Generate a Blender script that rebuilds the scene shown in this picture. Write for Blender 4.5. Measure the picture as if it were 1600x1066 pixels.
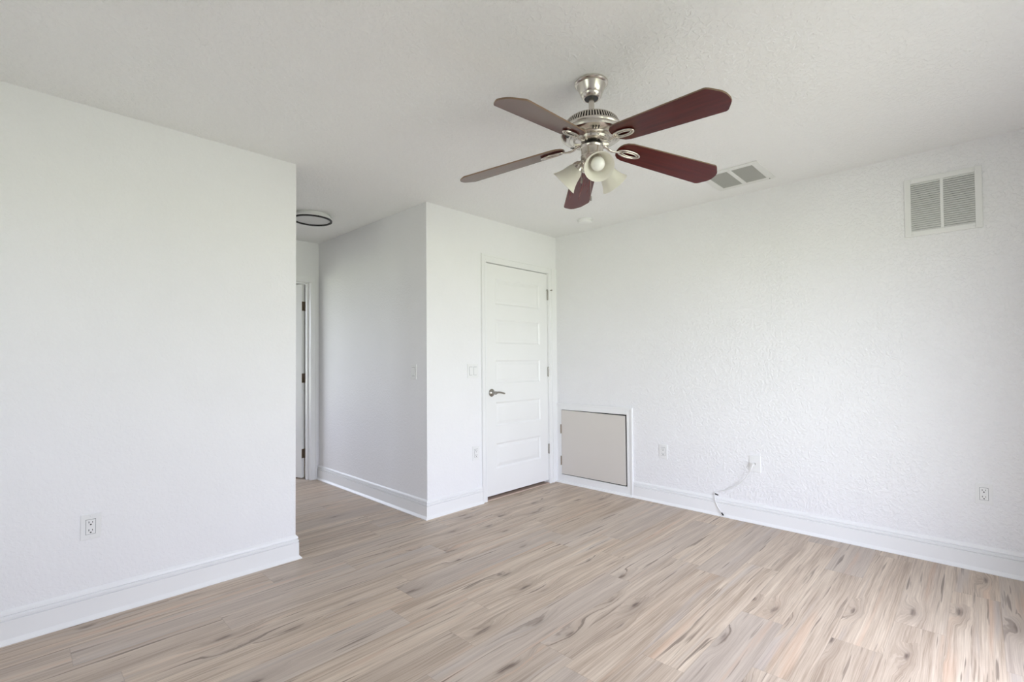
import bpy, bmesh, math, random
from mathutils import Vector, Matrix
random.seed(7)
S = bpy.context.scene
for o in list(bpy.data.objects): bpy.data.objects.remove(o)
COL = S.collection
PI = math.pi

# ------------------------------------------------------------------ camera
H = 2.44                                   # ceiling height
YL, XL, XH, YE, YD, XR = 3.0449, 1.2256, 2.2214, 4.9384, 3.0574, 3.8066
XW, YF, YB = -1.30, -0.45, 6.30            # unseen west wall, window wall beside the camera, far room back wall
f_px, cy_px, yaw, pit, rol, cam_h = 756.16, 547.91, 0.8028, 0.0216, -0.0078, 1.201
Fh = Vector((math.sin(yaw), math.cos(yaw), 0)); Rh = Vector((math.cos(yaw), -math.sin(yaw), 0)); Uh = Vector((0, 0, 1))
F = Fh * math.cos(pit) + Uh * math.sin(pit); U2 = Uh * math.cos(pit) - Fh * math.sin(pit)
R = Rh * math.cos(rol) + U2 * math.sin(rol); U = U2 * math.cos(rol) - Rh * math.sin(rol)
cd = bpy.data.cameras.new('camera'); cam = bpy.data.objects.new('camera', cd); COL.objects.link(cam)
cam.matrix_world = Matrix(((R.x, U.x, -F.x, 0), (R.y, U.y, -F.y, 0), (R.z, U.z, -F.z, cam_h), (0, 0, 0, 1)))
cd.sensor_width = 36; cd.lens = 36 * f_px / 1600; cd.shift_y = (cy_px - 533) / 1600; cd.clip_start = 0.02
S.camera = cam

# ------------------------------------------------------------------ world, daylight, exposure
S.view_settings.view_transform = 'Standard'; S.view_settings.look = 'None'
S.view_settings.gamma = 1; S.view_settings.use_curve_mapping = False
S.view_settings.exposure = 0.03
SKY = 6.0; GLOW = 1.1; GLOW_P = 4.0
w = bpy.data.worlds.new('daylight'); S.world = w; w.use_nodes = True
nt = w.node_tree; nt.nodes.clear()
out = nt.nodes.new('ShaderNodeOutputWorld'); bg = nt.nodes.new('ShaderNodeBackground')
tc = nt.nodes.new('ShaderNodeTexCoord'); sp = nt.nodes.new('ShaderNodeSeparateXYZ')
mr = nt.nodes.new('ShaderNodeMapRange'); mr.inputs[1].default_value = -1; mr.inputs[2].default_value = 1
cr = nt.nodes.new('ShaderNodeValToRGB')
nt.links.new(tc.outputs['Generated'], sp.inputs[0]); nt.links.new(sp.outputs[2], mr.inputs[0])
nt.links.new(mr.outputs[0], cr.inputs[0]); nt.links.new(cr.outputs[0], bg.inputs[0]); nt.links.new(bg.outputs[0], out.inputs[0])
e = cr.color_ramp.elements                # grass below, pale haze at the horizon, blue above
e[0].position = 0.0; e[0].color = (0.14, 0.145, 0.12, 1)
e[1].position = 1.0; e[1].color = (0.95, 1.03, 1.28, 1)
for p, c in ((0.26, (0.30, 0.31, 0.26, 1)), (0.40, (0.65, 0.71, 0.585, 1)), (0.485, (0.70, 0.755, 0.63, 1)), (0.51, (0.75, 0.80, 0.92, 1)), (0.80, (0.95, 1.02, 1.22, 1)), (0.62, (0.81, 0.87, 1.05, 1))):
    n = e.new(p); n.color = c
gl = nt.nodes.new('ShaderNodeVectorMath'); gl.operation = 'DOT_PRODUCT'      # hazy bright side of the sky, south-west
nt.links.new(tc.outputs['Generated'], gl.inputs[0]); gl.inputs[1].default_value = Vector((-0.48, -0.87, 0.15)).normalized()
def wmath(op, a, b):
    n = nt.nodes.new('ShaderNodeMath'); n.operation = op
    for i, v in enumerate((a, b)):
        if isinstance(v, (int, float)): n.inputs[i].default_value = v
        else: nt.links.new(v, n.inputs[i])
    return n.outputs[0]
g_ = wmath('POWER', wmath('MAXIMUM', gl.outputs['Value'], 0.0), GLOW_P)
nt.links.new(wmath('MULTIPLY', wmath('ADD', wmath('MULTIPLY', g_, GLOW), 1.0), SKY), bg.inputs[1])

def portal(name, loc, rot, sx, sy):        # marks a window opening for the sky light
    l = bpy.data.lights.new(name, 'AREA'); l.shape = 'RECTANGLE'; l.size = sx; l.size_y = sy; l.energy = 1
    l.cycles.is_portal = True
    o = bpy.data.objects.new(name, l); o.location = loc; o.rotation_euler = rot; COL.objects.link(o)

W1 = (1.05, 2.72, 0.04, 2.04)              # unseen window beside the camera, placed and sized for its light: x0,x1,z0,z1
W2 = (0.85, 1.75, 0.80, 2.05)              # window added in the unseen west wall to even out the light: y0,y1
W3 = (3.50, 4.60, 1.05, 2.00)              # unseen west window left of the hall, placed and sized to match the light
W4 = (0.40, 1.70, 0.50, 2.10)              # unseen window past the hall, enlarged to brighten the open door
portal('window_daylight', ((W1[0]+W1[1])/2, YF-0.22, (W1[2]+W1[3])/2), (PI/2, 0, 0), W1[1]-W1[0], W1[3]-W1[2])
portal('window_daylight', (XW-0.22, (W2[0]+W2[1])/2, (W2[2]+W2[3])/2), (PI/2, 0, -PI/2), W2[1]-W2[0], W2[3]-W2[2])
portal('window_daylight', (XW-0.22, (W3[0]+W3[1])/2, (W3[2]+W3[3])/2), (PI/2, 0, -PI/2), W3[1]-W3[0], W3[3]-W3[2])
portal('window_daylight', ((W4[0]+W4[1])/2, YB+0.22, (W4[2]+W4[3])/2), (PI/2, 0, PI), W4[1]-W4[0], W4[3]-W4[2])

# ------------------------------------------------------------------ materials
def mat(name, col, rough=0.5, metal=0.0, bump=None, coat=0.0, spec=0.5):
    m = bpy.data.materials.new(name); m.use_nodes = True; t = m.node_tree
    b = t.nodes['Principled BSDF']
    b.inputs['Base Color'].default_value = (*col, 1); b.inputs['Roughness'].default_value = rough
    b.inputs['Metallic'].default_value = metal; b.inputs['Coat Weight'].default_value = coat
    b.inputs['Coat Roughness'].default_value = 0.15; b.inputs['Specular IOR Level'].default_value = spec
    tcn = t.nodes.new('ShaderNodeTexCoord'); nz = t.nodes.new('ShaderNodeTexNoise')
    t.links.new(tcn.outputs['Object'], nz.inputs['Vector'])
    nz.inputs['Scale'].default_value = 3; nz.inputs['Detail'].default_value = 3
    mx = t.nodes.new('ShaderNodeMix'); mx.data_type = 'RGBA'      # faint tone variation
    mx.inputs[6].default_value = (*[c * 0.975 for c in col], 1); mx.inputs[7].default_value = (*[min(1, c * 1.02) for c in col], 1)
    t.links.new(nz.outputs[0], mx.inputs[0]); t.links.new(mx.outputs[2], b.inputs['Base Color'])
    if bump:
        scale, strength, dist = bump
        n2 = t.nodes.new('ShaderNodeTexNoise'); n2.inputs['Scale'].default_value = scale
        n2.inputs['Detail'].default_value = 2.5; n2.inputs['Distortion'].default_value = 0.6
        r2 = t.nodes.new('ShaderNodeMapRange'); r2.interpolation_type = 'SMOOTHSTEP'
        r2.inputs[1].default_value = 0.42; r2.inputs[2].default_value = 0.60
        bp = t.nodes.new('ShaderNodeBump'); bp.inputs['Strength'].default_value = strength; bp.inputs['Distance'].default_value = dist
        t.links.new(tcn.outputs['Object'], n2.inputs['Vector']); t.links.new(n2.outputs[0], r2.inputs[0])
        t.links.new(r2.outputs[0], bp.inputs['Height']); t.links.new(bp.outputs[0], b.inputs['Normal'])
    return m

M = dict(
    wall=mat('wall_paint', (0.89, 0.885, 0.89), 0.55, bump=(62, 0.4, 0.0018), spec=0.35),
    wall_knockdown=mat('knockdown_wall_paint', (0.89, 0.885, 0.89), 0.55, bump=(58, 0.5, 0.0040), spec=0.35),
    ceiling=mat('ceiling_paint', (0.945, 0.945, 0.94), 0.7, bump=(48, 0.5, 0.0034), spec=0.25),
    trim=mat('trim_paint', (0.89, 0.89, 0.885), 0.33),
    door=mat('door_paint', (0.88, 0.88, 0.87), 0.33),
    hatch=mat('hatch_paint', (0.68, 0.64, 0.59), 0.4),
    plastic=mat('white_plastic', (0.86, 0.86, 0.85), 0.3),
    nickel=mat('brushed_nickel', (0.66, 0.62, 0.57), 0.26, 1.0),
    dnickel=mat('aged_nickel', (0.38, 0.36, 0.33), 0.33, 1.0),
    bronze=mat('hinge_bronze', (0.30, 0.24, 0.18), 0.4, 0.8),
    black=mat('black_enamel', (0.012, 0.012, 0.014), 0.4),
    dark=mat('recess_shade', (0.03, 0.03, 0.028), 0.8),  # near-black colour standing in for the shade inside gaps and slots
    vent_infill=mat('filter_mesh', (0.52, 0.52, 0.49), 0.8),
    ventwhite=mat('vent_enamel', (0.83, 0.83, 0.81), 0.4),
    lens=mat('lamp_lens', (0.70, 0.70, 0.70), 0.5),
    slot=mat('slot_grey', (0.10, 0.10, 0.10), 0.6),
    threshold=mat('threshold_wood', (0.50, 0.38, 0.31), 0.5),
    edge=mat('blade_edge', (0.20, 0.13, 0.08), 0.5),
)

def glass_mat():
    m = bpy.data.materials.new('frosted_glass'); m.use_nodes = True; t = m.node_tree
    b = t.nodes['Principled BSDF']; b.inputs['Base Color'].default_value = (0.92, 0.90, 0.84, 1); b.inputs['Roughness'].default_value = 0.35
    tr = t.nodes.new('ShaderNodeBsdfTranslucent'); tr.inputs[0].default_value = (0.95, 0.93, 0.86, 1)
    nz = t.nodes.new('ShaderNodeTexNoise'); nz.inputs['Scale'].default_value = 22; nz.inputs['Detail'].default_value = 4
    mp = t.nodes.new('ShaderNodeMapRange'); mp.inputs[3].default_value = 0.38; mp.inputs[4].default_value = 0.58
    t.links.new(nz.outputs[0], mp.inputs[0])
    mx = t.nodes.new('ShaderNodeMixShader'); t.links.new(mp.outputs[0], mx.inputs[0])
    t.links.new(b.outputs[0], mx.inputs[1]); t.links.new(tr.outputs[0], mx.inputs[2])
    t.links.new(mx.outputs[0], t.nodes['Material Output'].inputs[0]); return m
M['glass'] = glass_mat()
M['bulb'] = mat('bulb_glass', (0.88, 0.87, 0.84), 0.25)

def blade_mat():
    m = bpy.data.materials.new('mahogany_blade'); m.use_nodes = True; t = m.node_tree; b = t.nodes['Principled BSDF']
    tcn = t.nodes.new('ShaderNodeTexCoord'); mp = t.nodes.new('ShaderNodeMapping'); mp.inputs['Scale'].default_value = (3, 60, 60)
    nz = t.nodes.new('ShaderNodeTexNoise'); nz.inputs['Scale'].default_value = 1; nz.inputs['Detail'].default_value = 5
    rp = t.nodes.new('ShaderNodeValToRGB'); rp.color_ramp.elements[0].position = 0.35; rp.color_ramp.elements[1].position = 0.7
    rp.color_ramp.elements[0].color = (0.072, 0.0080, 0.0062, 1); rp.color_ramp.elements[1].color = (0.110, 0.011, 0.008, 1)
    t.links.new(tcn.outputs['Object'], mp.inputs[0]); t.links.new(mp.outputs[0], nz.inputs['Vector'])
    t.links.new(nz.outputs[0], rp.inputs[0]); t.links.new(rp.outputs[0], b.inputs['Base Color'])
    b.inputs['Roughness'].default_value = 0.2; b.inputs['Specular IOR Level'].default_value = 0.33
    return m
M['blade'] = blade_mat()

def floor_mat():
    m = bpy.data.materials.new('oak_plank_floor'); m.use_nodes = True; t = m.node_tree; N = t.nodes; L = t.links
    b = N['Principled BSDF']
    def math_(op, a, c=None, d=None):
        n = N.new('ShaderNodeMath'); n.operation = op
        for i, v in enumerate((a, c, d)):
            if v is None: continue
            if isinstance(v, (int, float)): n.inputs[i].default_value = v
            else: L.new(v, n.inputs[i])
        return n.outputs[0]
    def noise(vec, scale, detail=3, rough=0.5, dist=0.0, out_='Factor'):
        n = N.new('ShaderNodeTexNoise'); n.inputs['Scale'].default_value = scale; n.inputs['Detail'].default_value = detail
        n.inputs['Roughness'].default_value = rough; n.inputs['Distortion'].default_value = dist
        L.new(vec, n.inputs['Vector']); return n.outputs[0] if out_ == 'Factor' else n.outputs[1]
    def comb(x, y, z):
        n = N.new('ShaderNodeCombineXYZ')
        for i, v in enumerate((x, y, z)):
            if isinstance(v, (int, float)): n.inputs[i].default_value = v
            else: L.new(v, n.inputs[i])
        return n.outputs[0]
    def smooth(v, a, c, lo=0.0, hi=1.0):
        n = N.new('ShaderNodeMapRange'); n.interpolation_type = 'SMOOTHSTEP'
        L.new(v, n.inputs[0])
        for i, q in zip((1, 2, 3, 4), (a, c, lo, hi)): n.inputs[i].default_value = q
        return n.outputs[0]
    def mixc(fac, a, c, mode='MIX'):
        n = N.new('ShaderNodeMix'); n.data_type = 'RGBA'; n.blend_type = mode
        if isinstance(fac, (int, float)): n.inputs[0].default_value = fac
        else: L.new(fac, n.inputs[0])
        for i, v in ((6, a), (7, c)):
            if isinstance(v, tuple): n.inputs[i].default_value = (*v, 1)
            else: L.new(v, n.inputs[i])
        return n.outputs[2]
    def white(vec):
        n = N.new('ShaderNodeTexWhiteNoise'); n.noise_dimensions = '3D'; L.new(vec, n.inputs['Vector']); return n
    tcn = N.new('ShaderNodeTexCoord'); s = N.new('ShaderNodeSeparateXYZ'); L.new(tcn.outputs['Object'], s.inputs[0])
    X, Y = s.outputs[0], s.outputs[1]
    PW, PL = 0.178, 1.22
    yr = math_('DIVIDE', math_('ADD', Y, 0.05), PW); row = math_('FLOOR', yr); fy = math_('FRACT', yr)
    ro = white(comb(row, 3.7, 0.5)).outputs[0]
    xr = math_('ADD', math_('DIVIDE', X, PL), math_('MULTIPLY', ro, 7.0)); col = math_('FLOOR', xr); fx = math_('FRACT', xr)
    idn = white(comb(row, col, 0.5)); idv = idn.outputs[0]
    id2 = white(comb(row, col, 9.5)).outputs[0]
    # coordinates private to each plank
    px = math_('ADD', X, math_('MULTIPLY', idv, 37.0)); py = math_('ADD', Y, math_('MULTIPLY', id2, 53.0))
    # knots
    wob = noise(comb(math_('MULTIPLY', px, 5), math_('MULTIPLY', py, 14), 0), 1, 3, 0.6, 0, 'Color')
    kv = N.new('ShaderNodeVectorMath'); kv.operation = 'MULTIPLY_ADD'
    L.new(wob, kv.inputs[0]); kv.inputs[1].default_value = (0.36, 0.36, 0); L.new(comb(math_('MULTIPLY', px, 2.1), math_('MULTIPLY', py, 7.5), 0), kv.inputs[2])
    vo = N.new('ShaderNodeTexVoronoi'); vo.voronoi_dimensions = '2D'; vo.inputs['Scale'].default_value = 1.0; vo.inputs['Randomness'].default_value = 0.9
    L.new(kv.outputs[0], vo.inputs['Vector'])
    kd = vo.outputs['Distance']; ks = N.new('ShaderNodeSeparateColor'); L.new(vo.outputs['Color'], ks.inputs[0])
    kon = smooth(ks.outputs[0], 0.62, 0.80)
    # grain lines, bending around the knots
    bend = math_('MULTIPLY', math_('MULTIPLY', smooth(kd, 0.45, 0.0), kon), 0.24)
    gy = math_('ADD', py, math_('MULTIPLY', bend, 0.16))
    warp = noise(comb(math_('MULTIPLY', px, 1.3), math_('MULTIPLY', py, 6), 2.0), 1, 2)
    gy = math_('ADD', gy, math_('MULTIPLY', warp, 0.024))
    g_big = noise(comb(math_('MULTIPLY', px, 0.8), math_('MULTIPLY', gy, 17), 0), 1, 4, 0.6)
    g_mid = noise(comb(math_('MULTIPLY', px, 1.5), math_('MULTIPLY', gy, 75), 4.0), 1, 4, 0.65)
    g_fine = noise(comb(math_('MULTIPLY', px, 4), math_('MULTIPLY', gy, 210), 8.0), 1, 3, 0.6)
    tone = math_('ADD', math_('ADD', math_('MULTIPLY', g_big, 0.40), math_('MULTIPLY', g_mid, 0.34)), math_('MULTIPLY', g_fine, 0.26))
    rp = N.new('ShaderNodeValToRGB'); L.new(tone, rp.inputs[0]); el = rp.color_ramp.elements
    el[0].position = 0.29; el[0].color = (0.235, 0.165, 0.118, 1)
    el[1].position = 0.72; el[1].color = (0.840, 0.720, 0.590, 1)
    for p, c in ((0.42, (0.410, 0.315, 0.238, 1)), (0.50, (0.550, 0.442, 0.347, 1)), (0.59, (0.680, 0.568, 0.456, 1))):
        q = el.new(p); q.color = c
    c0 = rp.outputs[0]
    # plank to plank tone, warm and grey planks, orange streaks
    c0 = mixc(1.0, c0, mixc(idv, (0.885, 0.875, 0.865), (1.025, 1.02, 1.005)), 'MULTIPLY')
    c0 = mixc(smooth(id2, 0.55, 1.0, 0, 0.38), c0, (0.49, 0.435, 0.395))
    st = noise(comb(math_('MULTIPLY', px, 0.8), math_('MULTIPLY', gy, 17), 21.0), 1, 2)
    c0 = mixc(smooth(st, 0.58, 0.72, 0, 0.42), c0, (0.64, 0.42, 0.29))
    st2 = noise(comb(math_('MULTIPLY', px, 0.7), math_('MULTIPLY', gy, 15), 31.0), 1, 2)
    c0 = mixc(smooth(st2, 0.58, 0.74, 0, 0.45), c0, (0.47, 0.43, 0.41))
    # dark checks (cracks) along the grain
    ck = noise(comb(math_('MULTIPLY', px, 2.3), math_('MULTIPLY', gy, 58), 41.0), 1, 2, 0.5)
    ckm = math_('MULTIPLY', smooth(ck, 0.585, 0.655), smooth(g_big, 0.40, 0.62))
    c0 = mixc(math_('MULTIPLY', ckm, 0.72), c0, (0.120, 0.080, 0.060))
    # knots: dark heart and smoky halo
    heart = math_('MULTIPLY', math_('MULTIPLY', smooth(kd, 0.13, 0.02), kon), smooth(g_mid, 0.30, 0.62))
    halo = math_('MULTIPLY', math_('MULTIPLY', smooth(kd, 0.40, 0.06), kon), smooth(g_mid, 0.3, 0.7))
    c0 = mixc(math_('MULTIPLY', halo, 0.55), c0, (0.24, 0.180, 0.140))
    c0 = mixc(math_('MULTIPLY', heart, 0.88), c0, (0.120, 0.082, 0.064))
    # seams
    sy = math_('MINIMUM', fy, math_('SUBTRACT', 1.0, fy)); sx = math_('MINIMUM', fx, math_('SUBTRACT', 1.0, fx))
    seam = math_('MAXIMUM', smooth(sy, 0.012, 0.003), smooth(sx, 0.0018, 0.0005))
    c0 = mixc(math_('MULTIPLY', seam, 0.22), c0, (0.17, 0.13, 0.10))
    L.new(c0, b.inputs['Base Color'])
    L.new(smooth(g_mid, 0.2, 0.8, 0.36, 0.48), b.inputs['Roughness']); b.inputs['Specular IOR Level'].default_value = 0.42
    bp = N.new('ShaderNodeBump'); bp.inputs['Strength'].default_value = 0.12; bp.inputs['Distance'].default_value = 0.001
    L.new(math_('SUBTRACT', g_mid, math_('MULTIPLY', seam, 1.0)), bp.inputs['Height']); L.new(bp.outputs[0], b.inputs['Normal'])
    return m
M['floor'] = floor_mat()

# ------------------------------------------------------------------ helpers
def obj(name, bm, m, parent=None, loc=None, smooth=None, bevel=0.0):
    bmesh.ops.recalc_face_normals(bm, faces=bm.faces)
    me = bpy.data.meshes.new(name); bm.to_mesh(me); bm.free()
    for k in (m if isinstance(m, (list, tuple)) else [m]): me.materials.append(M[k])
    if smooth is not None:
        for p in me.polygons: p.use_smooth = True
        me.set_sharp_from_angle(angle=math.radians(smooth))
    o = bpy.data.objects.new(name, me); COL.objects.link(o)
    if parent: o.parent = parent
    if loc: o.location = loc
    if bevel:
        md = o.modifiers.new('bevel', 'BEVEL'); md.width = bevel; md.segments = 2; md.limit_method = 'ANGLE'; md.angle_limit = math.radians(40)
    return o
def box(bm, x0, x1, y0, y1, z0, z1, mi=0, mx=None):
    v = [bm.verts.new((x, y, z)) for x in (x0, x1) for y in (y0, y1) for z in (z0, z1)]
    for q in ((0, 1, 3, 2), (4, 6, 7, 5), (0, 4, 5, 1), (2, 3, 7, 6), (0, 2, 6, 4), (1, 5, 7, 3)):
        fc = bm.faces.new([v[i] for i in q]); fc.material_index = mi
    if mx is not None: bmesh.ops.transform(bm, matrix=mx, verts=v)
    return v
def lathe(bm, prof, seg=48, mx=None, mi=0, closed=False, a0=0.0):
    rings = []
    for r, z in prof:
        if r < 1e-6: rings.append([bm.verts.new((0, 0, z))])
        else: rings.append([bm.verts.new((r * math.cos(a0 + 2 * PI * i / seg), r * math.sin(a0 + 2 * PI * i / seg), z)) for i in range(seg)])
    pairs = list(zip(rings, rings[1:])) + ([(rings[-1], rings[0])] if closed else [])
    for a, b in pairs:
        for i in range(seg):
            j = (i + 1) % seg
            if len(a) == 1 and len(b) == 1: continue
            if len(a) == 1: fc = bm.faces.new((a[0], b[i], b[j]))
            elif len(b) == 1: fc = bm.faces.new((a[i], b[0], a[j]))
            else: fc = bm.faces.new((a[i], b[i], b[j], a[j]))
            fc.material_index = mi
    if mx is not None: bmesh.ops.transform(bm, matrix=mx, verts=[v for r_ in rings for v in r_])
def tube(bm, pts, rad, seg=10, mi=0, closed=False, flat=1.0):
    pts = [Vector(p) for p in pts]; n = len(pts); rings = []; up = Vector((0, 0, 1)); prev = None
    rads = rad if isinstance(rad, (list, tuple)) else [rad] * n
    for i, p in enumerate(pts):
        if closed: t = pts[(i + 1) % n] - pts[i - 1]
        else: t = pts[min(i + 1, n - 1)] - pts[max(i - 1, 0)]
        t.normalize()
        a = (prev if prev is not None else (up if abs(t.z) < 0.9 else Vector((1, 0, 0))))
        s = t.cross(a)
        if s.length < 1e-4: s = t.cross(Vector((0, 1, 0)))
        s.normalize(); u = s.cross(t).normalized(); prev = u
        rings.append([bm.verts.new(p + (s * math.cos(2 * PI * k / seg) + u * math.sin(2 * PI * k / seg) * flat) * rads[i]) for k in range(seg)])
    prs = list(zip(rings, rings[1:])) + ([(rings[-1], rings[0])] if closed else [])
    for a, b in prs:
        for k in range(seg):
            j = (k + 1) % seg; bm.faces.new((a[k], a[j], b[j], b[k])).material_index = mi
    if not closed:
        bm.faces.new(rings[0][::-1]).material_index = mi; bm.faces.new(rings[-1]).material_index = mi
def sweep(bm, prof, path, left=True):
    """prof: (offset from the wall, z); path: plan points; the moulding stands on the left (or right) of the path"""
    P = [Vector(p) for p in path]; sg = 1 if left else -1; nn = []
    for i in range(len(P) - 1):
        d = (P[i + 1] - P[i]).normalized(); nn.append(Vector((-d.y, d.x)) * sg)
    rings = []
    for i, p in enumerate(P):
        if i == 0: m_ = nn[0]
        elif i == len(P) - 1: m_ = nn[-1]
        else:
            m_ = nn[i - 1] + nn[i]; m_ = m_ / (1 + nn[i - 1].dot(nn[i]))
        rings.append([bm.verts.new((p.x + m_.x * o_, p.y + m_.y * o_, z)) for o_, z in prof])
    k = len(prof)
    for a, b in zip(rings, rings[1:]):
        for i in range(k):
            j = (i + 1) % k; bm.faces.new((a[i], b[i], b[j], a[j]))
    bm.faces.new(rings[0]); bm.faces.new(rings[-1][::-1])
def struct(name, bm, m, label=None, **k):
    o = obj(name, bm, m, **k); o['kind'] = 'structure'
    if label: o['label'] = label
    return o
def thing(name, label, cat, loc=(0, 0, 0), rot=(0, 0, 0), group=None):
    o = bpy.data.objects.new(name, None); COL.objects.link(o); o.location = loc; o.rotation_euler = rot
    o.empty_display_size = 0.05
    tag(o, label, cat, group); return o
def tag(o, label, cat, group=None):
    o['label'] = label; o['category'] = cat
    if group: o['group'] = group
def copy_tree(o, parent=None):
    c = o.copy(); COL.objects.link(c); c.parent = parent
    for ch in o.children: copy_tree(ch, c)
    return c
def wall_x(name, xa, xb, y0, y1, holes=(), label=None, z1=H):
    """wall that fills x xa..xb and runs along y; holes (y0,y1,z0,z1)"""
    bm = bmesh.new(); y = y0
    for h0, h1, a, b in sorted(holes):
        box(bm, xa, xb, y, h0, 0, z1)
        if a > 0: box(bm, xa, xb, h0, h1, 0, a)
        if b < z1: box(bm, xa, xb, h0, h1, b, z1)
        y = h1
    box(bm, xa, xb, y, y1, 0, z1)
    return struct(name, bm, 'wall', label)
def wall_y(name, ya, yb, x0, x1, holes=(), label=None, z1=H):
    bm = bmesh.new(); x = x0
    for h0, h1, a, b in sorted(holes):
        box(bm, x, h0, ya, yb, 0, z1)
        if a > 0: box(bm, h0, h1, ya, yb, 0, a)
        if b < z1: box(bm, h0, h1, ya, yb, b, z1)
        x = h1
    box(bm, x, x1, ya, yb, 0, z1)
    return struct(name, bm, 'wall', label)

# ------------------------------------------------------------------ room shell
bm = bmesh.new(); box(bm, XW - 0.2, XR + 0.2, YF - 0.2, YB + 0.2, -0.1, 0.0)
struct('floor', bm, 'floor', 'light brown oak plank floor')
bm = bmesh.new(); box(bm, XW - 0.2, XR + 0.2, YF - 0.2, YB + 0.2, H, H + 0.1)
struct('ceiling', bm, 'ceiling', 'white textured ceiling')
TW = 0.12
DX0, DX1, DZ = 2.838, 3.680, 2.064         # closet door opening
EX0, EX1, EZ = 1.330, 2.136, 2.030         # opening at the end of the hall
LX = 1.14                                  # face of the unseen left side of the hall
wall_y('wall_left', YL, YL + TW, XW, XL, label='white textured wall on the left')
wall_x('wall_right', XR, XR + 0.2, YF, YB, label='white textured wall on the right').data.materials[0] = M['wall_knockdown']
wall_y('wall_back', YD, YD + TW, XH, XR, [(DX0, DX1, 0, DZ)], label='white wall holding the closet door')
wall_x('wall_hall_right', XH, XH + 0.1, YD + TW, YE, label='white wall along the right of the hall')
wall_y('wall_hall_end', YE, YE + TW, XW, XR, [(EX0, EX1, 0, EZ)], label='white wall at the end of the hall')
wall_x('wall_hall_left', LX - 0.1, LX, YL + TW, YE, [(3.72, 4.56, 0, 2.04)])
wall_y('wall_closet', 3.95, 4.05, XH + 0.1, XR)
wall_y('wall_front', YF - 0.2, YF, XW, XR + 0.2, [W1])
wall_x('wall_west', XW - 0.2, XW, YF - 0.2, YB + 0.2, [W2, W3])
wall_y('wall_far', YB, YB + 0.2, XW, XR + 0.2, [W4])

def window_frame(name, axis, c, a0, a1, z0, z1):
    bm = bmesh.new(); t = 0.05
    def b_(p0, p1, q0, q1, d=0.03):
        if axis == 'y': box(bm, p0, p1, c - d, c + d, q0, q1)
        else: box(bm, c - d, c + d, p0, p1, q0, q1)
    b_(a0, a0 + t, z0, z1); b_(a1 - t, a1, z0, z1); b_(a0 + t, a1 - t, z0, z0 + t); b_(a0 + t, a1 - t, z1 - t, z1)
    zm = (z0 + z1) / 2; b_(a0 + t, a1 - t, zm - 0.02, zm + 0.02, 0.02)
    struct(name, bm, 'trim')
window_frame('window_1', 'y', YF - 0.14, *W1); window_frame('added_window_2', 'x', XW - 0.14, *W2)
window_frame('window_3', 'x', XW - 0.14, *W3); window_frame('window_4', 'y', YB + 0.14, *W4)

# ------------------------------------------------------------------ baseboards
BP = [(0, 0), (0.029, 0), (0.029, 0.005), (0.0155, 0.021), (0.0155, 0.097), (0.0080, 0.1000), (0.0145, 0.103), (0.0145, 0.113),
      (0.0055, 0.1185), (0.0125, 0.123), (0.010, 0.134), (0.002, 0.143), (0, 0.143)]
bm = bmesh.new(); sweep(bm, BP, [(XW, YL), (XL, YL), (XL, YL + TW), (LX, YL + TW), (LX, 3.66)], left=False)
struct('baseboard_left', bm, 'trim', 'white grooved baseboard along the left wall')
bm = bmesh.new(); sweep(bm, BP, [(XH, YE), (XH, YD), (DX0 - 0.053, YD)], left=False)
struct('baseboard_back', bm, 'trim', 'white grooved baseboard along the hall wall and round its corner')
bm = bmesh.new(); sweep(bm, BP, [(XR, 2.204), (XR, YF)], left=False)
struct('baseboard_right', bm, 'trim', 'white grooved baseboard along the right wall')
bm = bmesh.new(); sweep(bm, BP, [(XR, YF), (XW, YF), (XW, YL)], left=False)
struct('baseboard_front', bm, 'trim')
bm = bmesh.new(); sweep(bm, [(0, 0), (0.026, 0), (0.026, 0.004), (0.014, 0.018), (0, 0.018)], [(XR - 0.011, YD), (XR - 0.011, 2.204)], left=False)
struct('trim_3', bm, 'trim', 'white shoe moulding below the access hatch')

# ------------------------------------------------------------------ casings (door surrounds)
def casing(name, x0, x1, ztop, yface, wl, wr, depth, label, stop=0.05):
    """picture-frame casing around an opening in a wall facing -y, with jambs lining the opening"""
    bm = bmesh.new(); j = 0.012
    def piece(xa, xb, za, zb):
        box(bm, xa, xb, yface - 0.012, yface, za, zb)
    g = 0.6
    piece(x0 - wl, x0 + 0.003, 0, ztop); piece(x1 - 0.003, x1 + wr, 0, ztop); piece(x0 - wl, x1 + wr, ztop - 0.003, ztop + 0.062)
    # raised outer band and inner bead
    box(bm, x0 - wl, x0 - wl * 0.72, yface - 0.018, yface - 0.012, 0, ztop + 0.062)
    box(bm, x0 - wl * 0.30, x0 - wl * 0.12, yface - 0.0155, yface - 0.012, 0, ztop + 0.006)
    box(bm, x1 + wr * 0.72, x1 + wr, yface - 0.018, yface - 0.012, 0, ztop + 0.062)
    box(bm, x1 + wr * 0.12, x1 + wr * 0.30, yface - 0.0155, yface - 0.012, 0, ztop + 0.006)
    box(bm, x0 - wl * 0.72, x1 + wr * 0.72, yface - 0.018, yface - 0.012, ztop + 0.046, ztop + 0.062)
    box(bm, x0 - wl * 0.12, x1 + wr * 0.12, yface - 0.0155, yface - 0.012, ztop + 0.008, ztop + 0.018)
    return bm
bm = casing('c', DX0, DX1, DZ, YD, 0.052, 0.060, TW, '')
for a, b in ((DX0, DX0 + 0.006), (DX1 - 0.006, DX1)): box(bm, a, b, YD - 0.0005, YD + TW, 0, DZ - 0.003)
box(bm, DX0 + 0.006, DX1 - 0.006, YD - 0.0005, YD + TW, DZ - 0.006, DZ - 0.003)
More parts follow.
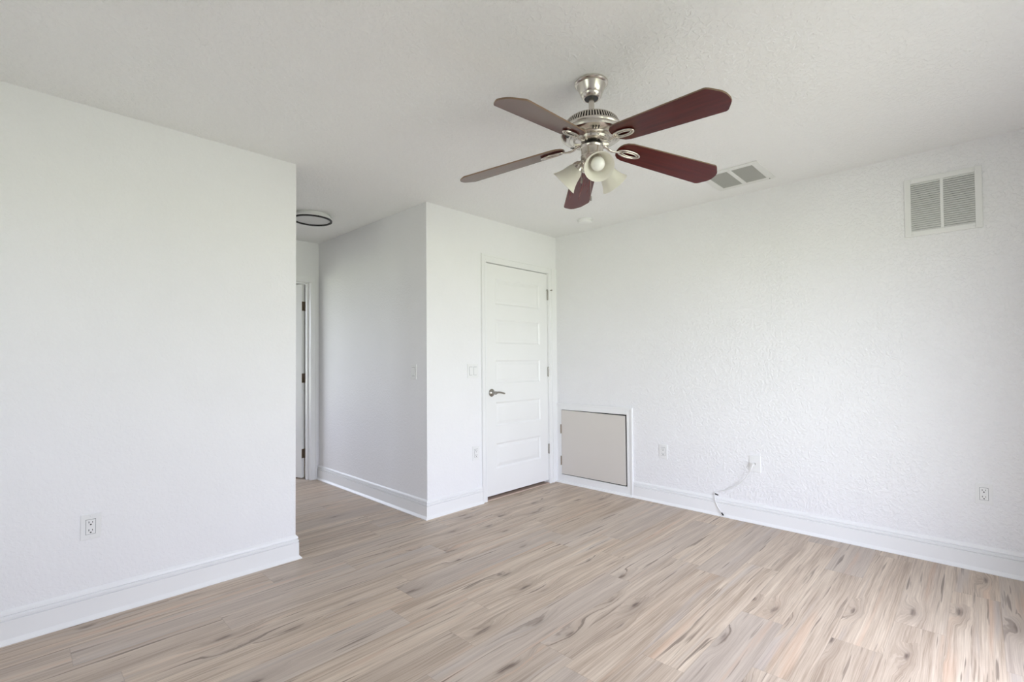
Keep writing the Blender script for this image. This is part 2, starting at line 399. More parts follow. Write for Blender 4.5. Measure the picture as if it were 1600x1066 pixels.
# stops behind the slab
box(bm, DX0 + 0.006, DX0 + 0.018, YD + 0.040, YD + 0.07, 0, DZ - 0.006); box(bm, DX1 - 0.018, DX1 - 0.006, YD + 0.040, YD + 0.07, 0, DZ - 0.006)
box(bm, DX0 + 0.018, DX1 - 0.018, YD + 0.040, YD + 0.07, DZ - 0.018, DZ - 0.006)
# flat filler between casing and corner
box(bm, DX1 + 0.060, XR, YD - 0.010, YD, 0, DZ + 0.062)
struct('trim_1', bm, 'trim', 'white moulded casing around the closed closet door', bevel=0.0012)
bm = casing('c', EX0, EX1, EZ, YE, 0.062, 0.060, TW, '')
box(bm, EX0, EX0 + 0.004, YE, YE + TW, 0, EZ); box(bm, EX1 - 0.004, EX1, YE, YE + TW, 0, EZ)
box(bm, EX0 + 0.004, EX1 - 0.004, YE, YE + TW, EZ - 0.004, EZ)
box(bm, EX0 + 0.004, EX0 + 0.018, YE + 0.045, YE + 0.082, 0, EZ - 0.004); box(bm, EX1 - 0.018, EX1 - 0.004, YE + 0.045, YE + 0.082, 0, EZ - 0.004)
box(bm, EX0 + 0.018, EX1 - 0.018, YE + 0.045, YE + 0.082, EZ - 0.018, EZ - 0.004)
struct('trim_2', bm, 'trim', 'white moulded casing around the doorway at the end of the hall', bevel=0.0012)
# wood threshold below the closet door
bm = bmesh.new(); prof = [(-0.010, 0), (-0.004, 0.008), (0.03, 0.011), (0.10, 0.011), (0.12, 0.0)]
v0 = [bm.verts.new((DX0 + 0.006, YD + a, b)) for a, b in prof]; v1 = [bm.verts.new((DX1 - 0.006, YD + a, b)) for a, b in prof]
for i in range(5): bm.faces.new((v0[i], v1[i], v1[(i + 1) % 5], v0[(i + 1) % 5]))
bm.faces.new(v0); bm.faces.new(v1[::-1])
struct('trim_4', bm, 'threshold', 'tan wood threshold strip under the closet door')

# ------------------------------------------------------------------ panel doors
def slab(bm, wd, ht, th, x_in, rows):
    """slab standing in local x 0..wd, z 0..ht, front face y=0, back y=th; raised panels on both faces"""
    xs0, xs1 = x_in, wd - x_in
    def face(ysign, y):
        def q(pts):
            bm.faces.new([bm.verts.new((a, y + ysign * d, b)) for a, b, d in pts])
        zc = 0.0
        q([(0, 0, 0), (xs0, 0, 0), (xs0, ht, 0), (0, ht, 0)]); q([(xs1, 0, 0), (wd, 0, 0), (wd, ht, 0), (xs1, ht, 0)])
        for z0, z1 in rows:
            q([(xs0, zc, 0), (xs1, zc, 0), (xs1, z0, 0), (xs0, z0, 0)]); zc = z1
            levels = [(0, 0), (0.006, 0.0035), (0.012, 0.0085), (0.018, 0.0085), (0.044, 0.002)]
            R_ = []
            for ins, dp in levels:
                R_.append([(xs0 + ins, z0 + ins, dp), (xs1 - ins, z0 + ins, dp), (xs1 - ins, z1 - ins, dp), (xs0 + ins, z1 - ins, dp)])
            for a, b in zip(R_, R_[1:]):
                for i in range(4):
                    j = (i + 1) % 4; q([a[i], a[j], b[j], b[i]])
            q(R_[-1])
        q([(xs0, zc, 0), (xs1, zc, 0), (xs1, ht, 0), (xs0, ht, 0)])
    face(+1, 0.0); face(-1, th)
    for a, b in (((0, 0), (0, ht)), ((wd, 0), (wd, ht)), ((0, 0), (wd, 0)), ((0, ht), (wd, ht))):
        bm.faces.new([bm.verts.new((a[0], 0, a[1])), bm.verts.new((b[0], 0, b[1])), bm.verts.new((b[0], th, b[1])), bm.verts.new((a[0], th, a[1]))])
    bmesh.ops.remove_doubles(bm, verts=bm.verts, dist=1e-5)
ROWS = [(0.225, 0.445), (0.595, 0.805), (0.965, 1.175), (1.320, 1.535), (1.665, 1.898)]
SX0, SX1 = DX0 + 0.009, DX1 - 0.009; SZ = 0.035
bm = bmesh.new(); slab(bm, SX1 - SX0, DZ - 0.010 - SZ, 0.035, 0.112, ROWS)
d1 = struct('door_1', bm, 'door', 'white five-panel closet door, closed, with a nickel lever', loc=(SX0, YD + 0.003, SZ))
# lever handle (local to door)
def handle(parent, x, z, sgn=1):
    bm = bmesh.new(); mx = Matrix.Translation((x, 0, z)) @ Matrix.Rotation(PI / 2, 4, 'X')
    lathe(bm, [(0, 0), (0.033, 0), (0.034, 0.003), (0.031, 0.007), (0.024, 0.010), (0.021, 0.014), (0.014, 0.017), (0.012, 0.03), (0.012, 0.045), (0.015, 0.048), (0.014, 0.058), (0, 0.060)], 32, mx)
    pts = []
    for i in range(13):
        u = i / 12; pts.append((x + sgn * (0.005 + 0.108 * u), -0.052 + 0.006 * math.sin(u * PI), z + 0.006 * math.sin(u * PI * 1.3) - 0.006 * u))
    tube(bm, pts, [0.0105, 0.0100, 0.0088, 0.0078, 0.0072, 0.0068, 0.0066, 0.0066, 0.0068, 0.0072, 0.0078, 0.0082, 0.0055], 14)
    return obj('door_handle', bm, 'dnickel', parent, smooth=40)
handle(d1, 2.909 - SX0, 0.926 - SZ)
bm = bmesh.new(); box(bm, -0.0085, -0.001, -0.002, 0.022, 0.855, 0.935)
obj('latch_plate', bm, 'dnickel', d1)
def hinge_bm(h=0.094, stop=False):
    bm = bmesh.new()
    lathe(bm, [(0, -0.002), (0.005, 0), (0.0075, 0.002), (0.0075, h - 0.002), (0.005, h), (0.003, h + 0.003), (0, h + 0.005)], 14, Matrix.Translation((0, -0.0065, 0)))
    for k in (0.2, 0.4, 0.6, 0.8): lathe(bm, [(0.0073, h * k - 0.001), (0.0081, h * k - 0.0008), (0.0081, h * k + 0.0008), (0.0073, h * k + 0.001)], 14, Matrix.Translation((0, -0.0065, 0)))
    box(bm, -0.007, 0.007, -0.003, 0.0, 0.002, h - 0.002)
    if stop:
        tube(bm, [(-0.026, -0.014, h + 0.003), (0.0, -0.0065, h + 0.003), (0.018, -0.010, h + 0.004), (0.036, -0.018, h + 0.006)], 0.0052, 8)
        lathe(bm, [(0, 0), (0.007, 0), (0.007, 0.008), (0, 0.008)], 12, Matrix.Translation((0.036, -0.024, h + 0.006)) @ Matrix.Rotation(PI / 2, 4, 'X'))
        lathe(bm, [(0, 0), (0.007, 0), (0.007, 0.008), (0, 0.008)], 12, Matrix.Translation((-0.016, -0.010, h + 0.004)) @ Matrix.Rotation(PI / 2, 4, 'X'))
    return bm
for z, st in ((0.292, False), (1.045, False), (1.798, True)):
    obj('hinge', hinge_bm(stop=st), 'dnickel', d1, loc=(SX1 - SX0 + 0.003, -0.001, z - SZ), smooth=40)

# door standing open into the room past the hall
bm = bmesh.new(); slab(bm, 0.775, 2.005, 0.035, 0.112, [(0.21, 0.43), (0.575, 0.785), (0.94, 1.15), (1.295, 1.51), (1.64, 1.87)])
d2 = struct('door_2', bm, 'door', 'white panel door standing open past the end of the hall', loc=(EX1 - 0.008, YE + TW + 0.010, 0.012))
ang = math.atan2(0.947, -0.32)             # slab direction
d2.rotation_euler = (0, 0, ang)
bm = bmesh.new()
box(bm, -0.003, 0.0, 0.004, 0.034, 0, 0.095); lathe(bm, [(0, -0.002), (0.006, 0), (0.006, 0.095), (0, 0.097)], 12, Matrix.Translation((-0.005, -0.004, 0)))
hp = bm
hm = None
for z in (0.20, 0.98, 1.73):
    if hm is None:
        hm = obj('hinge', hp, 'bronze', d2, loc=(0, 0, z), smooth=40)
    else:
        c = hm.copy(); COL.objects.link(c); c.location = (0, 0, z)
handle(d2, 0.71, 0.93, -1)
# jamb leaves of those hinges
for z in (0.20, 0.98, 1.73):
    bm = bmesh.new(); box(bm, EX1 - 0.0065, EX1 - 0.004, YE + 0.086, YE + TW, z + 0.012, z + 0.107)
    o = struct('hinge_leaf', bm, 'bronze'); o.parent = bpy.data.objects['trim_2']

# ------------------------------------------------------------------ access hatch in the right wall
hatch = thing('access_hatch', 'small white square access hatch low in the right wall beside the closet door', 'hatch', (XR, 2.63, 0.0))
hy0, hy1, hz0, hz1 = 2.262, 2.992, 0.080, 0.716
def loc_(bm, *a, **k): return box(bm, *a, **k)
bm = bmesh.new()
def hb(ya, yb, za, zb, d0, d1, mi=0): box(bm, -d1, -d0, ya - 2.63, yb - 2.63, za, zb, mi)
YO0, YO1, ZT = 2.204, YD - 0.001, 0.780
hb(YO0, hy0, 0, ZT, 0, 0.013); hb(hy1, YO1, 0, ZT, 0, 0.013); hb(hy0, hy1, hz1, ZT, 0, 0.013); hb(hy0, hy1, 0.0, hz0, 0, 0.013)
hb(YO0, YO0 + 0.016, 0, ZT, 0.013, 0.019); hb(YO0 + 0.016, YO1, ZT - 0.016, ZT, 0.013, 0.019); hb(YO1 - 0.016, YO1, 0, ZT - 0.016, 0.013, 0.019)
hb(hy0 - 0.016, hy0 - 0.006, hz0 - 0.016, hz1 + 0.016, 0.013, 0.016); hb(hy1 + 0.006, hy1 + 0.016, hz0 - 0.016, hz1 + 0.016, 0.013, 0.016)
hb(hy0 - 0.006, hy1 + 0.006, hz1 + 0.006, hz1 + 0.016, 0.013, 0.016); hb(hy0 - 0.006, hy1 + 0.006, hz0 - 0.016, hz0 - 0.006, 0.013, 0.016)
obj('frame', bm, 'trim', hatch, bevel=0.0012)
bm = bmesh.new(); hb(hy0, hy1, hz0, hz1, 0.0, 0.001); obj('gap_shade', bm, 'dark', hatch)  # flat dark sheet on the wall, painted shade of the door gap
bm = bmesh.new()
q = [(hy1 - 0.003, hz0 + 0.006), (hy0 + 0.012, hz0 + 0.010), (hy0 + 0.016, hz1 - 0.012), (hy1 - 0.003, hz1 - 0.003)]
va = [bm.verts.new((-0.002, a - 2.63, b)) for a, b in q]; vb = [bm.verts.new((-0.015, a - 2.63, b)) for a, b in q]
for i in range(4): bm.faces.new((va[i], va[(i + 1) % 4], vb[(i + 1) % 4], vb[i]))
bm.faces.new(va); bm.faces.new(vb[::-1])
hd = obj('hatch_door', bm, 'hatch', hatch, bevel=0.001); hd['label'] = 'beige flat hatch door, slightly askew'
for z in (0.172, 0.482):
    bm = bmesh.new(); lathe(bm, [(0, 0), (0.0055, 0), (0.0055, 0.088), (0, 0.088)], 12)
    obj('hinge', bm, 'bronze', hatch, loc=(-0.018, hy1 - 2.63 + 0.002, z), smooth=40)

# ------------------------------------------------------------------ wall plates
def frame_to(o, wall, a, z):
    """local x = right along the wall seen from the room, local -y = into the room"""
    if wall == 'y': o.location = (a[0], a[1], z); o.rotation_euler = (0, 0, 0)
    else: o.location = (a[0], a[1], z); o.rotation_euler = (0, 0, -PI / 2)
def plate_bm(wd, ht):
    bm = bmesh.new(); prof = [(0, 0), (0.0, 0.0052), (0.0025, 0.006)]
    R_ = []
    for ins, d in prof:
        R_.append([bm.verts.new((sx * (wd / 2 - ins), -d, sz * (ht / 2 - ins))) for sx, sz in ((-1, -1), (1, -1), (1, 1), (-1, 1))])
    for a, b in zip(R_, R_[1:]):
        for i in range(4): bm.faces.new((a[i], a[(i + 1) % 4], b[(i + 1) % 4], b[i]))
    bm.faces.new(R_[-1]); bm.faces.new(R_[0][::-1]); return bm
def outlet(label, wall, a, z):
    t = thing('wall_outlet', label, 'outlet', group='white duplex wall outlets'); frame_to(t, wall, a, z)
    obj('cover_plate', plate_bm(0.072, 0.117), 'plastic', t)
    bm = bmesh.new(); box(bm, -0.0185, 0.0185, -0.0062, -0.006, -0.035, 0.035, 1); box(bm, -0.0172, 0.0172, -0.0082, -0.0062, -0.0335, 0.0335)
    for s in (-1, 1):
        zc = s * 0.0185
        box(bm, -0.0078, -0.0052, -0.0086, -0.0082, zc - 0.001, zc + 0.008, 2); box(bm, 0.0052, 0.0074, -0.0086, -0.0082, zc, zc + 0.007, 2)
        lathe(bm, [(0, 0), (0.0033, 0), (0.0033, 0.0004), (0, 0.0004)], 10, Matrix.Translation((0, -0.0082, zc - 0.0075)) @ Matrix.Rotation(PI / 2, 4, 'X'), 2)
    obj('receptacle', bm, ['plastic', 'slot', 'dark'], t)
    for s in (-1, 1):
        bm = bmesh.new(); lathe(bm, [(0, 0), (0.003, 0), (0.0025, 0.0012), (0, 0.0014)], 10, Matrix.Translation((0, -0.006, s * 0.049)) @ Matrix.Rotation(PI / 2, 4, 'X'))
        obj('screw', bm, 'plastic', t)
    return t
outlet('white wall outlet low on the left wall, above the long baseboard', 'y', (0.270, YL), 0.433)
outlet('white wall outlet low between the hall corner and the closet door casing', 'y', (2.718, YD), 0.430)
outlet('white wall outlet just right of the square access hatch', 'x', (XR, 1.921), 0.433)
outlet('white wall outlet near the right edge, below the large wall grille', 'x', (XR, -0.002), 0.434)
def switch(label, wall, a, z, n):
    t = thing('light_switch', label, 'light switch'); frame_to(t, wall, a, z)
    obj('cover_plate', plate_bm(0.072 + 0.046 * (n - 1), 0.117), 'plastic', t)
    for k in range(n):
        xo = (k - (n - 1) / 2) * 0.046
        bm = bmesh.new(); box(bm, xo - 0.0178, xo + 0.0178, -0.0062, -0.006, -0.0345, 0.0345, 1)
        va = [(xo - 0.0165, -0.0062), (xo + 0.0165, -0.0062)]
        v = [bm.verts.new(p) for p in ((xo - 0.0165, -0.0062, -0.033), (xo + 0.0165, -0.0062, -0.033), (xo + 0.0165, -0.0062, 0.033), (xo - 0.0165, -0.0062, 0.033),
                                       (xo - 0.0165, -0.0105, -0.033), (xo + 0.0165, -0.0105, -0.033), (xo + 0.0165, -0.0072, 0.033), (xo - 0.0165, -0.0072, 0.033))]
        for qd in ((0, 1, 5, 4), (1, 2, 6, 5), (2, 3, 7, 6), (3, 0, 4, 7), (4, 5, 6, 7)): bm.faces.new([v[i] for i in qd])
        obj('rocker', bm, ['plastic', 'slot'], t)
    return t
switch('white single rocker light switch on the shaded right wall of the hall', 'x', (XH, 3.226), 1.122, 1)
switch('white double rocker light switch left of the closet door', 'y', (2.688, YD), 1.120, 2)
# cable plate
t = thing('cable_plate', 'white cable wall plate with a cable plugged in, above the baseboard of the right wall', 'wall plate'); frame_to(t, 'x', (XR, 1.203), 0.432)
obj('cover_plate', plate_bm(0.078, 0.122), 'plastic', t)
bm = bmesh.new()
rx = Matrix.Rotation(PI / 2, 4, 'X')
lathe(bm, [(0, 0.005), (0.0075, 0.005), (0.0075, 0.012), (0.005, 0.013), (0.005, 0.022), (0, 0.022)], 6, rx)
obj('connector', bm, 'dnickel', t)
for s in (-1, 1):
    bm = bmesh.new(); lathe(bm, [(0, 0), (0.003, 0), (0.0025, 0.0012), (0, 0.0014)], 10, Matrix.Translation((0, -0.006, s * 0.042)) @ rx)
    obj('screw', bm, 'plastic', t)
# the thin white cable
cab = thing('coaxial_cable', 'thin white cable hanging from the wall plate down over the baseboard', 'cable', (XR, 1.45, 0.0))
def spline(pts, n=8):
    P = [Vector(p) for p in pts]; P = [2 * P[0] - P[1]] + P + [2 * P[-1] - P[-2]]; o_ = []
    for i in range(1, len(P) - 2):
        for k in range(n):
            u = k / n; a, b, c, d = P[i - 1:i + 3]
            o_.append(0.5 * ((2 * b) + (c - a) * u + (2 * a - 5 * b + 4 * c - d) * u * u + (3 * b - a - 3 * c + d) * u ** 3))
    o_.append(P[-2]); return o_
bm = bmesh.new()
tube(bm, [Vector(p) - Vector((XR, 1.45, 0)) for p in spline([(XR - 0.050, 1.203, 0.433), (XR - 0.056, 1.214, 0.395), (XR - 0.045, 1.245, 0.345), (XR - 0.030, 1.300, 0.280),
      (XR - 0.018, 1.37, 0.228), (XR - 0.010, 1.43, 0.196), (XR - 0.008, 1.478, 0.184), (XR - 0.018, 1.492, 0.168), (XR - 0.024, 1.490, 0.150), (XR - 0.026, 1.488, 0.118), (XR - 0.026, 1.474, 0.080), (XR - 0.028, 1.452, 0.048), (XR - 0.032, 1.436, 0.028)])], 0.0029, 8)
obj('cable', bm, 'plastic', cab, smooth=60)
bm = bmesh.new(); box(bm, -0.011, 0.011, -0.0075, 0.0075, -0.0075, 0.0075)
obj('plug', bm, 'plastic', cab, loc=(-0.040, 1.203 - 1.45, 0.433), bevel=0.002)
bm = bmesh.new(); tube(bm, [(-0.026, 0.037, 0.166), (-0.028, 0.014, 0.160)], 0.0048, 8); obj('cable_end', bm, 'black', cab)
bm = bmesh.new(); tube(bm, [(-0.032, -0.012, 0.032), (-0.036, -0.026, 0.016)], 0.0050, 8); obj('cable_end', bm, 'black', cab)

# ------------------------------------------------------------------ wall grille and ceiling register
gr = thing('return_grille', 'large square white louvred air grille high on the right wall', 'vent'); frame_to(gr, 'x', (XR, 0.141), 2.112)
gw, gh, iw, ih = 0.172, 0.176, 0.141, 0.147
bm = bmesh.new(); z_ = 0.0
box(bm, -gw, -iw, -0.009, 0, -gh, gh); box(bm, iw, gw, -0.009, 0, -gh, gh); box(bm, -iw, iw, -0.009, 0, ih, gh); box(bm, -iw, iw, -0.009, 0, -gh, -ih)
box(bm, -0.0075, 0.0075, -0.009, 0, -ih, ih)
obj('frame', bm, 'ventwhite', gr, bevel=0.002)
bm = bmesh.new(); box(bm, -iw, iw, -0.0005, 0, -ih, ih); obj('vent_infill', bm, 'dark', gr)  # flat dark sheet that paints the shade behind the louvres
for sx0, sx1 in ((-iw, -0.0075), (0.0075, iw)):
    bm = bmesh.new(); n = 23
    for k in range(n):
        zc = -ih + (k + 0.5) * 2 * ih / n
        mx = Matrix.Translation((0, -0.0047, zc)) @ Matrix.Rotation(math.radians(55), 4, 'X')
        box(bm, sx0, sx1, -0.0074, 0.0074, -0.0007, 0.0007, 0, mx)
    obj('louvres', bm, 'ventwhite', gr)
for sx in (-1, 1):
    for sz in (-1, 1):
        bm = bmesh.new(); lathe(bm, [(0, 0), (0.0045, 0), (0.0035, 0.0015), (0, 0.002)], 12, Matrix.Translation((sx * 0.135, -0.009, sz * 0.162)) @ rx)
        obj('screw', bm, 'ventwhite', gr, smooth=40)
VX0, VX1, VY0, VY1 = 3.212, 3.602, 0.972, 1.345
vx0, vx1, vy0, vy1, vd0, vd1 = 3.256, 3.560, 1.016, 1.303, 1.1455, 1.1725
vc = thing('ceiling_register', 'square white ceiling vent with two grey mesh panels, behind the fan blade tip', 'vent', ((VX0 + VX1) / 2, (VY0 + VY1) / 2, H))
ox, oy = (VX0 + VX1) / 2, (VY0 + VY1) / 2
bm = bmesh.new()
for a in ((VX0, vx0, VY0, VY1), (vx1, VX1, VY0, VY1), (vx0, vx1, VY0, vy0), (vx0, vx1, vy1, VY1), (vx0, vx1, vd0, vd1)):
    box(bm, a[0] - ox, a[1] - ox, a[2] - oy, a[3] - oy, -0.008, 0)
obj('frame', bm, 'ventwhite', vc, bevel=0.003)
bm = bmesh.new(); box(bm, vx0 - ox, vx1 - ox, vy0 - oy, vy1 - oy, -0.001, 0); obj('vent_infill', bm, 'dark', vc)  # dark sheet on the ceiling, shade above the mesh put into colour
for a, b in ((vy0, vd0), (vd1, vy1)):
    bm = bmesh.new(); n = 40
    for k in range(n):
        xc = vx0 + (k + 0.5) * (vx1 - vx0) / n - ox
        box(bm, xc - 0.0019, xc + 0.0019, a - oy, b - oy, -0.0052, -0.003)
    m_ = 17
    for k in range(m_):
        yc = a + (k + 0.5) * (b - a) / m_ - oy
        box(bm, vx0 - ox, vx1 - ox, yc - 0.0012, yc + 0.0012, -0.0030, -0.0018)
    obj('mesh_panel', bm, 'vent_infill', vc)
for sx in (-1, 1):
    bm = bmesh.new(); lathe(bm, [(0, 0), (0.0045, 0), (0.0035, -0.0015), (0, -0.002)], 12, Matrix.Translation((sx * 0.173, -0.155 if sx > 0 else 0.155, -0.008)))
    obj('screw', bm, 'slot', vc)

# ------------------------------------------------------------------ smoke detector, hall light
sd = thing('smoke_detector', 'round white smoke detector on the ceiling above the closet door', 'smoke detector', (3.50, 2.474, H))
bm = bmesh.new(); lathe(bm, [(0, 0), (0.070, 0), (0.070, -0.008), (0.066, -0.011), (0, -0.011)], 40); obj('base', bm, 'plastic', sd, smooth=35)
bm = bmesh.new(); lathe(bm, [(0.0, -0.011), (0.060, -0.011), (0.062, -0.016), (0.058, -0.027), (0.048, -0.033), (0, -0.036)], 40); obj('cover', bm, 'plastic', sd, smooth=30)
hl = thing('hall_ceiling_light', 'flat round white ceiling light with a black rim, in the hall', 'ceiling light', (1.748, 4.012, H))
bm = bmesh.new(); lathe(bm, [(0, 0), (0.140, 0), (0.140, -0.022), (0.163, -0.026), (0.163, -0.037), (0.158, -0.039), (0, -0.039)], 64); obj('housing', bm, 'plastic', hl, smooth=35)
bm = bmesh.new(); lathe(bm, [(0.158, -0.036), (0.158, -0.049), (0.154, -0.051), (0.143, -0.049), (0.143, -0.036)], 64, closed=True); obj('rim', bm, 'black', hl, smooth=50)
bm = bmesh.new(); lathe(bm, [(0.147, -0.038), (0.145, -0.040), (0, -0.041)], 64); obj('diffuser', bm, 'lens', hl, smooth=35)

# ------------------------------------------------------------------ ceiling fan
FX, FY = 1.785, 1.220
fan = thing('ceiling_fan', 'brushed nickel ceiling fan with five dark red wood blades and three glass lamps', 'ceiling fan', (FX, FY, H))
def Z(z): return z - H
bm = bmesh.new()
lathe(bm, [(0.0, 0), (0.070, 0), (0.0735, -0.004), (0.0735, -0.010), (0.070, -0.014), (0.0635, -0.017), (0.0615, -0.022), (0.056, -0.036), (0.0495, -0.050), (0.0455, -0.055), (0.0470, -0.058), (0.045, -0.064),
           (0.0375, -0.074), (0.034, -0.076), (0.030, -0.074), (0.024, -0.066), (0.0, -0.060)], 56)
can = obj('canopy', bm, 'nickel', fan, smooth=32)
bm = bmesh.new(); lathe(bm, [(0.0, -0.066), (0.0315, -0.066), (0.0315, -0.0745), (0.0, -0.0745)], 32); obj('opening_disc', bm, 'black', can, smooth=40)  # black disc filling the lower opening of the canopy
bm = bmesh.new(); lathe(bm, [(0, -0.06), (0.0125, -0.06), (0.0125, Z(2.285)), (0, Z(2.285))], 24); obj('downrod', bm, 'nickel', fan, smooth=40)
# motor housing
bm = bmesh.new()
lathe(bm, [(0, Z(2.300)), (0.022, Z(2.300)), (0.026, Z(2.292)), (0.05, Z(2.286)), (0.085, Z(2.276)), (0.106, Z(2.266)), (0.112, Z(2.259)), (0.100, Z(2.257)), (0, Z(2.257))], 72)
mot = obj('motor_housing', bm, 'nickel', fan, smooth=32)
bm = bmesh.new(); lathe(bm, [(0, Z(2.258)), (0.104, Z(2.258)), (0.118, Z(2.228)), (0, Z(2.228))], 48); obj('motor_core', bm, 'black', mot, smooth=40)
bm = bmesh.new(); n = 66
for k in range(n):
    a = 2 * PI * k / n
    mx = Matrix.Rotation(a, 4, 'Z') @ Matrix.Translation((0.1205, 0, Z(2.2425))) @ Matrix.Rotation(math.radians(-26), 4, 'Y')
    box(bm, -0.002, 0.002, -0.0030, 0.0030, -0.0180, 0.0180, 0, mx)
obj('vent_ring', bm, 'nickel', mot)
bm = bmesh.new()
lathe(bm, [(0.110, Z(2.228)), (0.1275, Z(2.231)), (0.1335, Z(2.226)), (0.1345, Z(2.219)), (0.132, Z(2.214)), (0.1345, Z(2.209)), (0.138, Z(2.203)), (0.136, Z(2.195)), (0.126, Z(2.187)), (0.108, Z(2.182)),
           (0.100, Z(2.183)), (0.097, Z(2.179)), (0.083, Z(2.176)), (0.080, Z(2.166)), (0.074, Z(2.163)), (0, Z(2.163))], 72)
low = obj('motor_bowl', bm, 'nickel', mot, smooth=28)
for k in range(5):
    a = math.radians(-101 + 36 + 72 * k)
    for j in (-1, 0, 1):
        bm = bmesh.new(); mx = Matrix.Rotation(a + j * 0.10, 4, 'Z') @ Matrix.Translation((0.117, 0, Z(2.1838))) @ Matrix.Rotation(math.radians(-16), 4, 'Y')
        box(bm, -0.009, 0.009, -0.0022, 0.0022, -0.0012, 0.0012, 0, mx); obj('vent_slot', bm, 'black', mot)
    for j in (-0.20, 0.20, 0.63):
        bm = bmesh.new(); mx = Matrix.Rotation(a + j, 4, 'Z') @ Matrix.Translation((0.079, 0, Z(2.171)))
        lathe(bm, [(0, 0), (0.0045, 0), (0.0045, 0.003), (0, 0.004)], 10, mx @ Matrix.Rotation(PI / 2, 4, 'Y')); obj('screw', bm, 'dnickel', mot)
bm = bmesh.new(); lathe(bm, [(0, Z(2.164)), (0.034, Z(2.164)), (0.034, Z(2.150)), (0, Z(2.150))], 32); obj('hub', bm, 'black', fan, smooth=40)
# blades and blade irons
PITCH = math.radians(12)
def blade_bm():
    bm = bmesh.new(); top = []
    half = []
    # half outline (r, s>0) from root to tip
    half += [(0.128, 0.0), (0.130, 0.020), (0.138, 0.038), (0.154, 0.052), (0.180, 0.0595), (0.25, 0.0625), (0.42, 0.068), (0.57, 0.0725), (0.600, 0.0735), (0.608, 0.0715), (0.616, 0.066), (0.639, 0.040), (0.646, 0.030), (0.651, 0.015), (0.652, 0.0)]
    outl = half + [(r, -s) for r, s in half[-2:0:-1]]
    for z in (-0.003, 0.003): top.append([bm.verts.new((r, s, z)) for r, s in outl])
    n = len(outl)
    for i in range(n):
        bm.faces.new((top[0][i], top[0][(i + 1) % n], top[1][(i + 1) % n], top[1][i])).material_index = 1
    bm.faces.new(top[0][::-1]); bm.faces.new(top[1]); return bm
def ellipse(cx, a, b, z, n=36): return [(cx + a * math.cos(2 * PI * k / n), b * math.sin(2 * PI * k / n), z) for k in range(n)]
def iron_leaf_bm():
    bm = bmesh.new()
    tube(bm, ellipse(0.186, 0.053, 0.0205, -0.0085), 0.0042, 8, closed=True)
    tube(bm, ellipse(0.190, 0.036, 0.0105, -0.0095), 0.0028, 8, closed=True)
    n = 36; o1 = [bm.verts.new(p) for p in ellipse(0.186, 0.052, 0.020, -0.0065)]; o2 = [bm.verts.new(p) for p in ellipse(0.190, 0.033, 0.009, -0.0065)]
    for k in range(n): bm.faces.new((o1[k], o1[(k + 1) % n], o2[(k + 1) % n], o2[k]))
    return bm
def arm_bm():                              # local z 0 = blade plane at the axis
    bm = bmesh.new()
    tube(bm, spline([(0.050, 0, -0.008), (0.068, 0, -0.015), (0.090, 0, -0.027), (0.112, 0, -0.030), (0.138, 0, -0.027)], 5), [0.0125] * 5 + [0.0095] * 5 + [0.0075] * 5 + [0.0065] * 6, 12, flat=0.55)
    box(bm, 0.046, 0.074, -0.017, 0.017, -0.012, -0.007)
    return bm
b0 = None
spec = [(-101, 2.172), (-29, 2.170), (43, 2.168), (113, 2.172), (187, 2.174)]
DROOP = Matrix.Rotation(math.radians(7.6), 4, 'Y')
for a, zb in spec:
    mxb = Matrix.Translation((0, 0, Z(zb))) @ Matrix.Rotation(math.radians(a), 4, 'Z')
    tilt = DROOP @ Matrix.Rotation(-PITCH, 4, 'X')
    if b0 is None:
        b0 = obj('blade', blade_bm(), ['blade', 'edge'], fan); i0 = obj('blade_iron', arm_bm(), 'nickel', fan, smooth=50)
        l0 = obj('blade_medallion', iron_leaf_bm(), 'nickel', i0, smooth=50)
        bb, ii, ll = b0, i0, l0
    else:
        bb, ii = b0.copy(), i0.copy(); ll = l0.copy()
        for q_ in (bb, ii, ll): COL.objects.link(q_)
        bb.parent = fan; ii.parent = fan; ll.parent = ii
    bb.matrix_local = mxb @ tilt; ii.matrix_local = mxb; ll.matrix_local = tilt
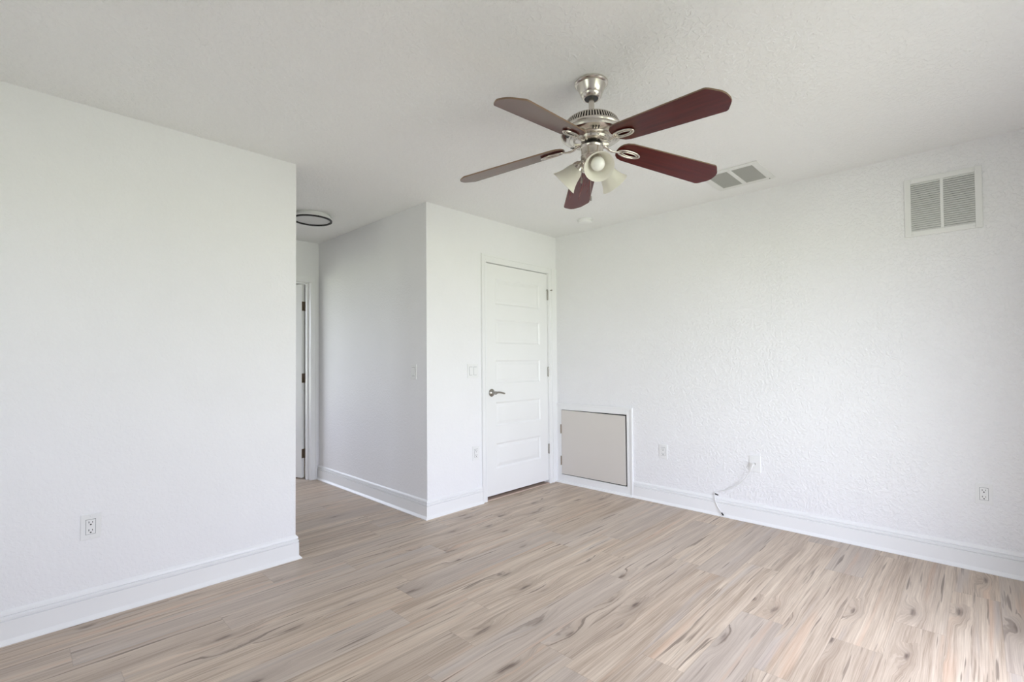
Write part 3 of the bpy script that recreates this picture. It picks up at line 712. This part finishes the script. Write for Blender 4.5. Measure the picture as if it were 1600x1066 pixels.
# light kit
bm = bmesh.new()
lathe(bm, [(0, Z(2.152)), (0.050, Z(2.152)), (0.0525, Z(2.149)), (0.0515, Z(2.143)), (0.0490, Z(2.140)), (0.0480, Z(2.112)), (0.050, Z(2.108)), (0.050, Z(2.100)), (0.040, Z(2.088)), (0.024, Z(2.076)), (0.020, Z(2.066)), (0.010, Z(2.058)), (0, Z(2.056))], 48)
kit = obj('light_kit', bm, 'nickel', fan, smooth=32)
TILT = math.radians(48)                    # lamp axis away from straight down
def lampmx(a): return Matrix.Translation((0, 0, Z(2.091))) @ Matrix.Rotation(math.radians(a), 4, 'Z') @ Matrix.Translation((0.040, 0, 0)) @ Matrix.Rotation(-TILT, 4, 'Y')
sh0 = None
for a in (-133, -15, 110):
    if sh0 is None:
        bm = bmesh.new(); lathe(bm, [(0, 0.010), (0.012, 0.008), (0.013, -0.008), (0.022, -0.016), (0.028, -0.028), (0.030, -0.040), (0.0285, -0.042), (0, -0.040)], 36)
        so = obj('lamp_socket', bm, 'nickel', kit, smooth=35)
        bm = bmesh.new()
        prof = [(0.0265, -0.036), (0.030, -0.042), (0.0345, -0.052), (0.0385, -0.066), (0.0425, -0.082), (0.0480, -0.098), (0.0560, -0.114), (0.0640, -0.126)]
        lathe(bm, prof + [(r - 0.0028, z + 0.0008) for r, z in prof[::-1]], 48, closed=True)
        sh = obj('glass_shade', bm, 'glass', kit, smooth=50)
        bm = bmesh.new(); lathe(bm, [(0, -0.036), (0.013, -0.038), (0.0135, -0.056), (0.018, -0.064), (0.0265, -0.076), (0.0300, -0.088), (0.0290, -0.099), (0.024, -0.109), (0.014, -0.116), (0, -0.118)], 36)
        bu = obj('light_bulb', bm, 'bulb', kit, smooth=60)
        sh0 = (so, sh, bu); cur = sh0
    else:
        cur = tuple(q_.copy() for q_ in sh0)
        for q_ in cur: COL.objects.link(q_); q_.parent = kit
    for q_ in cur: q_.matrix_local = lampmx(a)
for (cx, cyy, z1_) in ((0.036, 0.034, 1.925), (-0.040, 0.030, 1.985)):
    bm = bmesh.new(); tube(bm, [(cx, cyy, Z(2.106)), (cx, cyy, Z(z1_ + 0.02))], 0.0012, 6)
    lathe(bm, [(0, 0.024), (0.003, 0.022), (0.0045, 0.010), (0.0035, 0.0), (0, -0.001)], 12, Matrix.Translation((cx, cyy, Z(z1_))))
    obj('pull_chain', bm, 'dnickel', kit, smooth=50)
